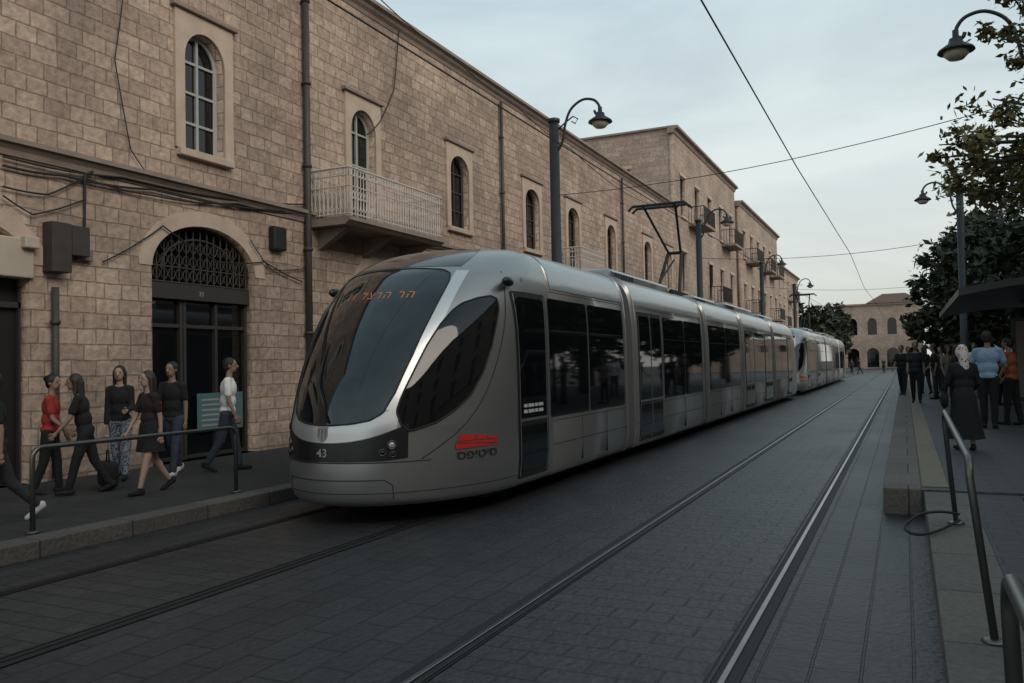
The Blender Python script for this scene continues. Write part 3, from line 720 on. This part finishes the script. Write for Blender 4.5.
pts=smooth_path([(.38,8.08,.31),(.24,7.95,.345),(.08,7.85,.33),(-.03,7.68,.27),(-.02,7.55,.235),(.08,7.5,.228),(.22,7.68,.24),(.38,8.02,.27)],6)
tag(MB().tube(pts,.012,6).build('loose_cable',M_wire,None,True),'loop of black cable tied low on the right handrail','cable')
# ------------------------------------------------------------------ shelter
sh_=thing('tram_shelter','dark tram stop shelter with curved roof behind the waiting crowd','shelter',(1.9,18.5,PZ))
ff=lambda u,z,y:(-.9+4.2*u,y,z+.32*math.sin(math.pi*(u*.8+.1)))
mb=MB(); mb.grid(lambda u,v:ff(u,2.62,10*v),14,1); mb.grid(lambda u,v:ff(u,2.48,10*v),14,1)
for y in (0,10):
    for k in range(14): mb.add([ff(k/14,2.48,y),ff((k+1)/14,2.48,y),ff((k+1)/14,2.62,y),ff(k/14,2.62,y)],[(0,1,2,3)])
for u in (0,1): mb.add([ff(u,2.48,0),ff(u,2.48,10),ff(u,2.62,10),ff(u,2.62,0)],[(0,1,2,3)])
mb.build('roof',M_lamp,sh_)
for y in (.8,5,9.2): MB().tube([(1.2,y,0),(1.2,y,2.7)],.07,10).build('post',M_pole,sh_,True)
ad=MB().box(.3,1.7,3.2,3.32,.35,2.25).build('ad_panel',M_pole,sh_,bevel=.02)
MB().box(.38,1.62,3.185,3.198,.45,2.15).build('poster_glass',M_panel,ad)
MB().box(1.25,1.29,.9,9.0,.3,2.1).build('back_glass',M_glass,sh_)
# ------------------------------------------------------------------ trees
def tree(label,x,y,h,tr,crowns,nc,nl,ls,m,seed,z0=0,group=None,trunk_h=.45):
    rnd=random.Random(seed); t=thing('tree',label,'tree',(x,y,z0),0,group)
    mb=MB(); top=Vector((rnd.uniform(-.3,.3),rnd.uniform(-.3,.3),h*trunk_h))
    mb.tube([(0,0,0),top*.5+Vector((.08,0,0)),top],[tr,tr*.8,tr*.65],9)
    lf=MB()
    for (c,r) in crowns:
        c=Vector(c)
        for k in range(4):
            e_=c+Vector((rnd.uniform(-1,1)*r[0]*.6,rnd.uniform(-1,1)*r[1]*.6,rnd.uniform(-.3,.6)*r[2])); mid=top.lerp(e_,.5)+Vector((0,0,.25))
            mb.tube([top,mid,e_],[tr*.45,tr*.25,tr*.06],6)
        for k in range(nc):
            while 1:
                d=Vector((rnd.uniform(-1,1),rnd.uniform(-1,1),rnd.uniform(-1,1)))
                if .35<d.length<1: break
            cc=c+Vector((d.x*r[0],d.y*r[1],d.z*r[2])); cr_=rnd.uniform(.10,.24)*max(r)
            if rnd.random()<.5: mb.tube([c.lerp(cc,.2),cc],[tr*.12,tr*.04],4)
            for q in range(nl):
                p_=cc+Vector((rnd.gauss(0,.5),rnd.gauss(0,.5),rnd.gauss(0,.4)))*cr_
                u=Vector((rnd.gauss(0,1),rnd.gauss(0,1),rnd.gauss(0,.7))).normalized(); v=u.orthogonal().normalized(); v=Matrix.Rotation(rnd.uniform(0,6.28),3,u)@v
                s_=ls*rnd.uniform(.6,1.25)
                lf.add([p_-u*s_,p_+v*s_*.42,p_+u*s_,p_-v*s_*.42],[(0,1,2,3)])
    mb.build('trunk',M_bark,t,True); lf.build('crown',m,t,fix=False)
    return t
tree('near tree whose loose leafy branches hang in at the top right',3.7,14.0,8.5,.18,[((-1.7,1.6,5.0),(1.25,1.6,.75)),((-.6,1.2,5.6),(1.4,1.6,1.3)),((-2.5,1.8,4.75),(.95,1.2,.6)),((-1.75,.7,6.35),(.95,1.0,.6)),((-.5,-.4,7.6),(1.4,1.5,1.1)),((-1.6,2.8,4.4),(1.0,1.4,.6))],20,55,.078,M_leaf2,3,PZ)
G='dark trees behind the platform'
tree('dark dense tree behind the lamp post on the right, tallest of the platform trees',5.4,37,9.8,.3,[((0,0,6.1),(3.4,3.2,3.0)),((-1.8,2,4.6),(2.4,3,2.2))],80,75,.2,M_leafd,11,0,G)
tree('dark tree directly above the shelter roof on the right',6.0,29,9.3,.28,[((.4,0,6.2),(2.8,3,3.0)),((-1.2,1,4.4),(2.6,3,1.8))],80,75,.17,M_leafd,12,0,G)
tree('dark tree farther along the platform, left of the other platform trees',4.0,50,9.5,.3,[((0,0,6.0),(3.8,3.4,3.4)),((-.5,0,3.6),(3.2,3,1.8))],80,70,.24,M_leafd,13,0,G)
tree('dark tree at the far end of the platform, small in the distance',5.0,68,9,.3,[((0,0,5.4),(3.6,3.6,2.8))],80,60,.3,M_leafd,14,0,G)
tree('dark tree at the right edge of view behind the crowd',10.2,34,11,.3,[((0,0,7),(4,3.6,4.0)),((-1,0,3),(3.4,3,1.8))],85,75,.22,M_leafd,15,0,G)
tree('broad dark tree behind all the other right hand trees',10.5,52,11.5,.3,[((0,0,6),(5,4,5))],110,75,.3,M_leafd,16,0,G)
G='far trees on the left past the stone buildings'
tree('bushy far tree nearest the end of the stone buildings',-11.5,109,8,.3,[((0,0,5.6),(4,3.5,3.4))],70,60,.4,M_leafd,21,0,G)
tree('rounded far tree in the middle of the far left clump',-9.6,118,8,.3,[((0,0,4.8),(2.6,3.5,2.8))],60,60,.4,M_leafd,22,0,G)
tree('narrow far tree beside the small arched building',-9.2,132,9,.3,[((0,0,5.6),(2.0,2.4,4.2))],60,60,.45,M_leafd,23,0,G)
# ------------------------------------------------------------------ people
SKIN=[mat('skin_light',(.36,.23,.175),.6),mat('skin_tan',(.26,.155,.11),.6)]
M_eye=mat('eye_dark',(.02,.015,.012),.3); M_eyew=mat('eye_white',(.22,.19,.17),.5); M_lip=mat('lip',(.20,.085,.075),.5)
M_hair=mat('dark_hair',(.012,.009,.008),.5,bump=.4,bscale=120); M_hairb=mat('brown_hair',(.032,.019,.014),.5,bump=.4,bscale=120)
def cloth(nm,c): return mat(nm,c,.9,var=.3,scale=12,bump=1,bscale=12)
C_black=cloth('black_cloth',(.009,.009,.010)); C_red=cloth('red_cloth',(.30,.028,.024)); C_white=cloth('white_cloth',(.74,.73,.72)); C_jean=cloth('jeans_cloth',(.032,.042,.060))
C_bluesh=cloth('light_blue_cloth',(.26,.36,.49)); C_rust=cloth('rust_cloth',(.33,.09,.035)); C_dgrey=cloth('dark_grey_cloth',(.024,.025,.028))
C_beige=cloth('beige_cloth',(.22,.17,.13)); C_white2=mat('white_shoe',(.5,.5,.49),.6); C_burg=cloth('burgundy_cloth',(.022,.011,.012))
def printed(nm,c1,c2,sc_,pos=.45):
    m,n,l,b=nt(nm); tc=n.new('ShaderNodeTexCoord'); v=n.new('ShaderNodeTexVoronoi'); v.inputs['Scale'].default_value=sc_; cr=n.new('ShaderNodeValToRGB')
    cr.color_ramp.interpolation='CONSTANT'; cr.color_ramp.elements[0].color=c4(c1); cr.color_ramp.elements[1].color=c4(c2); cr.color_ramp.elements[1].position=pos
    l.new(tc.outputs['Object'],v.inputs['Vector']); l.new(v.outputs['Distance'],cr.inputs[0]); l.new(cr.outputs[0],b.inputs['Base Color']); b.inputs['Roughness'].default_value=.9; return m
C_print=printed('patterned_cloth',(.04,.05,.07),(.20,.23,.27),34); C_scarf=printed('scarf_cloth',(.22,.05,.05),(.66,.56,.52),22,.32)
def remesh(mb,vox,m,name,parent,extra=None,sm=4):
    me=bpy.data.meshes.new(name); me.from_pydata(mb.v,[],mb.f)
    ob=bpy.data.objects.new(name,me); col.objects.link(ob)
    bm=bmesh.new(); bm.from_mesh(me); bmesh.ops.recalc_face_normals(bm,faces=bm.faces); bm.to_mesh(me); bm.free()
    rm=ob.modifiers.new('r','REMESH'); rm.mode='VOXEL'; rm.voxel_size=vox; s_=ob.modifiers.new('s','SMOOTH'); s_.iterations=sm; s_.factor=.5
    dg=bpy.context.evaluated_depsgraph_get(); m2_=bpy.data.meshes.new_from_object(ob.evaluated_get(dg)); bpy.data.objects.remove(ob)
    m2_.materials.clear(); m2_.materials.append(m)
    if extra:
        bm=bmesh.new(); bm.from_mesh(m2_)
        for k,(xb,xm) in enumerate(extra):
            m2_.materials.append(xm)
            vs=[bm.verts.new(v) for v in xb.v]
            for f in xb.f:
                try: fc=bm.faces.new([vs[i] for i in f]); fc.material_index=k+1
                except ValueError: pass
        bm.to_mesh(m2_); bm.free()
    for p_ in m2_.polygons: p_.use_smooth=True
    o=bpy.data.objects.new(name,m2_); col.objects.link(o); o.parent=parent; return o
def person(label,px,fpy,hpy,gz,head,top,bottom,shoes,hair='short',female=False,legs=((16,6),(-12,16)),arms=((-14,8,14),(14,8,20)),lean=3,skirt=None,sleeve='short',skin=1,hairm=None,group=None,vox=.012,turn=0,hfix=None,flare=1.0,build=1.0):
    loc=on_z(px,fpy,gz); d=ray(px,hpy); hd=math.hypot(loc.x,loc.y)/math.hypot(d.x,d.y); H=HC+d.z*hd-gz
    H=max(1.50,min(1.86,H)) if hfix is None else hfix
    t=thing('person',label,'person',loc,R(head),group)
    wm=(.92 if female else 1.0)*build
    pel=Vector((0,0,.53)); feet=[]
    for i,s in enumerate((-1,1)):
        ta,kb=legs[i]; ta=R(ta);kb=R(kb)
        hip=Vector((s*.050,0,.505)); kn=hip+.240*Vector((0,math.sin(ta),-math.cos(ta))); an=kn+.225*Vector((0,math.sin(ta-kb),-math.cos(ta-kb)))
        pitch=min(0,(ta-kb))*.9 if kb>0 else 0
        fd=Vector((s*.12,math.cos(pitch),math.sin(pitch))).normalized(); dn=Vector((0,math.sin(pitch),-math.cos(pitch)))
        heel=an-fd*.022+dn*.026; toe=an+fd*.092+dn*.030
        feet.append((hip,kn,an,heel,toe))
    mz=min(min(f[3].z-.013,f[4].z-.010) for f in feet)
    L=R(lean); up=Vector((0,math.sin(L),math.cos(L)))
    dz=Vector((0,0,-mz))
    pel=pel+dz; feet=[tuple(p_+dz for p_ in f) for f in feet]
    chest=pel+up*.20; waist=pel+up*.09; sh=pel+up*.285; nk=pel+up*.315; hc=pel+up*.405+Vector((0,.008,0))
    K=H/(hc.z+.068)
    S=lambda v:Vector(v)*K
    A=[]
    for i,s in enumerate((-1,1)):
        f_,o_,eb=[R(q) for q in arms[i]]
        shl=sh+Vector((s*.096*wm,0,-.018)); dr=Vector((s*math.sin(o_)*math.cos(f_),math.sin(f_),-math.cos(f_)*math.cos(o_))).normalized()
        el=shl+dr*.170; f2=f_+eb
        dr2=Vector((s*math.sin(o_*.4)*math.cos(f2),math.sin(f2),-math.cos(f2)*math.cos(o_*.4))).normalized(); wr=el+dr2*.140
        A.append((shl,el,wr,dr2,s))
    RT=Matrix.Rotation(R(turn),3,'Z')
    def hp(x,y,z): return hc+RT@Vector((x,y,z))
    b=MB()
    b.ell(S(pel),(.085*K,.062*K,.06*K)); b.ell(S(waist),(.070*wm*K,.050*K,.075*K)); b.ell(S(chest),(.088*wm*K,.060*K,.10*K)); b.cap(S(sh+Vector((-.070*wm,0,-.012))),S(sh+Vector((.070*wm,0,-.012))),.032*K,.032*K)
    b.cap(S(nk-up*.02),S(hc-Vector((0,.006,.02))),.030*K,.027*K)
    b.ell(S(hc+Vector((0,0,.010))),(.044*K,.056*K,.056*K)); b.ell(S(hp(0,.016,-.028)),(.034*K,.036*K,.038*K)); b.cap(S(hp(0,.052,.006)),S(hp(0,.064,-.012)),.007*K,.010*K)
    for s in (-1,1): b.ell(S(hp(s*.045,-.004,-.004)),(.007*K,.012*K,.018*K))
    for hip,kn,an,heel,toe in feet:
        b.cap(S(hip),S(kn),.050*K,.032*K); b.cap(S(kn),S(an),.032*K,.020*K); b.cap(S(kn.lerp(an,.2)-Vector((0,.008,0))),S(kn.lerp(an,.5)),.030*K,.024*K); b.cap(S(heel),S(toe),.018*K,.014*K)
    fing=MB()
    for shl,el,wr,dr2,s in A:
        b.cap(S(shl),S(el),.027*K,.021*K); b.cap(S(el),S(wr),.021*K,.014*K)
        palm=wr+dr2*.030; b.ell(S(palm),(.010*K,.022*K,.030*K),Vector((0,0,-1)).rotation_difference(dr2).to_matrix())
        side=Vector((0,1,0))-dr2*dr2.y; side.normalize()
        inn=Vector((-s,0,0))
        for k in range(4):
            rt=palm+dr2*.022+side*(.015-.010*k); ln=(.040,.046,.042,.032)[k]
            m1=rt+(dr2*.9+inn*.3).normalized()*ln*.55; m2_=m1+(dr2*.6+inn*.8).normalized()*ln*.45
            fing.tube([S(rt),S(m1),S(m2_)],[.0055*K,.005*K,.004*K],6)
        rt=palm+side*.018; m1=rt+(side*.6+dr2*.8).normalized()*.022; m2_=m1+(side*.2+dr2+inn*.4).normalized()*.018
        fing.tube([S(rt),S(m1),S(m2_)],[.0065*K,.006*K,.0045*K],6)
    ew=MB();ei=MB();lp=MB()
    for s in (-1,1):
        ew.ell(S(hp(s*.018,.047,.006)),(.008*K,.006*K,.005*K),nu=8,nv=5); ei.ell(S(hp(s*.018,.0515,.006)),(.004*K,.003*K,.004*K),nu=8,nv=5)
        ei.cap(S(hp(s*.010,.053,.017)),S(hp(s*.027,.049,.017)),.002*K,.002*K,5)
    lp.ell(S(hp(0,.050,-.032)),(.013*K,.004*K,.004*K),nu=8,nv=5)
    sk=SKIN[skin]
    remesh(b,vox,sk,'body',t,[(fing,sk),(ew,M_eyew),(ei,M_eye),(lp,M_lip)])
    e=.012
    c=MB(); c.ell(S(chest),((.088*wm+e)*K,(.060+e)*K,.10*K)); c.ell(S(waist),((.080*wm+e)*K,(.058+e)*K,.085*K)); c.ell(S(pel+up*.005),(.095*K,.073*K,.056*K))
    c.cap(S(sh+Vector((-.070*wm,0,-.016))),S(sh+Vector((.070*wm,0,-.016))),.036*K,.036*K)
    for shl,el,wr,dr2,s in A:
        if sleeve=='short': c.cap(S(shl),S(shl.lerp(el,.66)),.033*K,.034*K)
        elif sleeve=='long': c.cap(S(shl),S(el),.033*K,.028*K); c.cap(S(el),S(wr-dr2*.012),.028*K,.023*K)
    remesh(c,vox,top,'dress' if (skirt and bottom is None) else 'shirt',t)
    if skirt:
        zb=skirt; n_=24; zt=pel.z+.09
        mid=(feet[0][1]+feet[1][1])/2
        prof=[(0.0,.074,.056),(.2,.098,.078),(.45,.104,.084),(.75,.112,.092),(1,.120,.10)]
        vs=[];fs=[]
        for q,rx,ry in prof:
            z=zt+(zb-zt)*q; fl=1+(flare-1)*q
            for j in range(n_):
                a=2*math.pi*j/n_; wv=1+.07*math.sin(a*6+q*2)*q; vs.append(S(Vector((rx*fl*math.cos(a)*wv,ry*fl*math.sin(a)*wv+mid.y*q*.5,z))))
        for i in range(len(prof)-1):
            for j in range(n_): fs.append((i*n_+j,i*n_+(j+1)%n_,(i+1)*n_+(j+1)%n_,(i+1)*n_+j))
        MB().add(vs,fs+[tuple(range(n_))]).build('skirt',top if bottom is None else bottom,t,True)
    else:
        c=MB(); c.ell(S(pel-Vector((0,0,.012))),(.092*K,.068*K,.060*K))
        for hip,kn,an,heel,toe in feet:
            c.cap(S(hip),S(kn),.056*K,.040*K); c.cap(S(kn),S(an+Vector((0,0,.01))),.040*K,.030*K)
        remesh(c,vox,bottom,'trousers',t)
    for hip,kn,an,heel,toe in feet:
        c=MB(); c.cap(S(heel),S(toe),.024*K,.018*K); c.cap(S(heel+Vector((0,0,.012))),S(an),.022*K,.022*K)
        remesh(c,vox*.8,shoes,'shoe',t,sm=2)
    c=MB(); hm=hairm or M_hair
    c.ell(S(hp(0,-.012,.018)),(.052*K,.058*K,.059*K))
    if hair=='long': c.cap(S(hp(0,-.035,0)),S(hp(.004,-.050,-.13)),.044*K,.034*K); c.cap(S(hp(.02,-.04,-.06)),S(hp(.03,-.045,-.16)),.022*K,.012*K); [c.cap(S(hp(s*.042,-.010,.01)),S(hp(s*.046,-.012,-.10)),.019*K,.013*K) for s in (-1,1)]
    if hair=='bun': c.ell(S(hp(0,-.062,.035)),(.028*K,.026*K,.028*K)); c.ell(S(hp(0,-.03,-.01)),(.046*K,.036*K,.045*K))
    if hair=='scarf': c.ell(S(hp(0,-.006,0)),(.058*K,.064*K,.068*K)); c.cap(S(hp(0,-.03,-.02)),S(hp(.01,-.045,-.16)),.048*K,.040*K)
    if hair=='short': c.ell(S(hp(0,-.03,-.01)),(.046*K,.036*K,.045*K))
    remesh(c,vox*.8,hm,'headscarf' if hair=='scarf' else 'hair',t,sm=2)
    return t
GL='people walking on the left pavement'; GR='people waiting on the platform'
PV=.16
person('person in a red t-shirt and black trousers, dark hair in a bun',50,494,375,PV,-50,C_red,C_black,C_black,'bun',True,legs=((10,6),(-8,10)),arms=((5,6,20),(12,6,35)),group=GL,turn=-20)
person('person in black top and trousers with long loose hair next to the red t-shirt',86,494,380,PV,140,C_black,C_black,C_black,'long',True,legs=((17,4),(-15,14)),arms=((20,8,20),(-8,6,10)),lean=11,sleeve='short',skin=1,hairm=M_hairb,group=GL)
person('person in black top and blue patterned trousers facing the street',121,480,366,PV,215,C_black,C_print,C_black,'long',True,legs=((8,2),(-6,8)),arms=((8,6,75),(0,5,12)),skin=0,sleeve='long',group=GL)
person('person in a short dark dress with bare legs and long brown hair, mid stride',151,493,371,PV,170,C_burg,C_black,C_black,'long',True,legs=((17,3),(-16,20)),arms=((-12,6,10),(16,6,14)),skirt=.34,skin=0,hairm=M_hairb,sleeve='short',group=GL)
person('bearded person in a black t-shirt and dark jeans with white shoes beside the shop door',174,476,362,PV,195,C_black,C_jean,C_white2,'short',False,legs=((13,4),(-13,16)),arms=((-8,6,12),(8,6,50)),group=GL)
person('person in a white t-shirt and blue jeans walking right past the shop door',228,471,358,PV,-55,C_white,C_jean,C_black,'short',False,legs=((13,3),(-13,16)),arms=((-8,8,12),(6,8,16)),group=GL,build=1.08)
person('person in black with white sneakers cut by the left edge of the photo',-4,524,372,PV,150,C_black,C_dgrey,C_white2,'short',False,legs=((24,6),(-20,22)),arms=((-12,8,12),(10,8,20)),group=GL)
bl_=on_z(108,489,PV); bg_=thing('bag','dark travel bag held low between two walkers on the left pavement','bag',bl_,R(-30))
MB().box(-.24,.24,-.10,.10,.03,.36).build('bag_body',C_black,bg_,True,bevel=.06)
MB().tube([(-.10,0,.35),(-.07,0,.50),(.07,0,.50),(.10,0,.35)],.010,6).build('handle',M_black,bg_,True)
rp=person('person in a long black dress and patterned headscarf seen from behind on the platform',966,450,345,PZ,15,C_black,None,C_black,'scarf',True,legs=((4,2),(-4,4)),arms=((5,14,50),(5,14,60)),skirt=.11,sleeve='long',hairm=C_scarf,group=GR,flare=1.4,build=1.12)
person('person in a light blue shirt and black trousers with back to the camera',990,428,328,PZ,-10,C_bluesh,C_black,C_black,'short',False,legs=((3,2),(-3,2)),arms=((10,18,60),(10,16,70)),group=GR,build=1.15)
person('person in a rust orange top at the right edge of the platform crowd',1013,425,337,PZ,60,C_rust,C_black,C_black,'short',False,legs=((6,2),(-6,4)),arms=((5,8,20),(5,8,40)),group=GR)
for lab,px,fp,hp_,hd_,tp,bt,hr,fe in (
 ('person in dark shirt and dark trousers walking nearest the platform edge',917,403,341,178,C_dgrey,C_black,'short',0),
 ('person in black at the left end of the platform crowd, close to the kerb',903,395,342,160,C_black,C_black,'short',0),
 ('person in dark clothes standing between the edge walker and the headscarf',936,399,344,100,C_black,C_dgrey,'short',0),
 ('person in a beige top partly behind the long black dress',949,404,345,200,C_beige,C_black,'long',1),
 ('person in white top standing far back behind the light blue shirt',976,398,343,170,C_white,C_jean,'short',0),
 ('person in black standing under the shelter roof',1003,405,341,240,C_black,C_black,'short',0),
 ('person in jeans standing far back between the two leftmost dark figures',909,390,346,190,C_dgrey,C_jean,'short',0),
 ('long haired person in black behind the edge walker',926,394,346,30,C_black,C_black,'long',1),
 ('person in a grey top deep in the crowd left of the beige top',942,393,347,150,C_dgrey,C_dgrey,'short',0),
 ('person in black with long hair right behind the headscarf',957,396,345,260,C_black,C_jean,'long',1)):
    person(lab,px,fp,hp_,PZ,hd_,tp,bt,C_black,hr,bool(fe),legs=((8,4),(-8,10)) if px<930 else ((3,2),(-3,2)),arms=((-6,8,20),(8,8,35)),group=GR,vox=.018)
GF='tiny far people at the end of the street'
for k,(px,fp,lab) in enumerate(((852,374,'tiny far person in dark clothes left of the track end'),(860,374,'tiny far person in dark clothes second from left at the track end'),(884,373,'tiny far person standing near the end of the platform'))):
    person(lab,px,fp,fp-15,.0,90*k,C_dgrey,C_black,C_black,'short',False,group=GF,vox=.03,hfix=1.7)
a=rp.location; sb=thing('handbag','black handbag hanging at the side of the person in the long black dress','bag',(a.x-.26,a.y+.02,PZ+.62))
MB().ell((0,0,.12),(.06,.15,.13)).build('bag_body',C_black,sb,True); MB().tube([(0,-.1,.2),(.02,-.04,.42),(.02,.04,.42),(0,.1,.2)],.01,5).build('strap',C_black,sb,True)
print('DONE', len(bpy.data.objects))
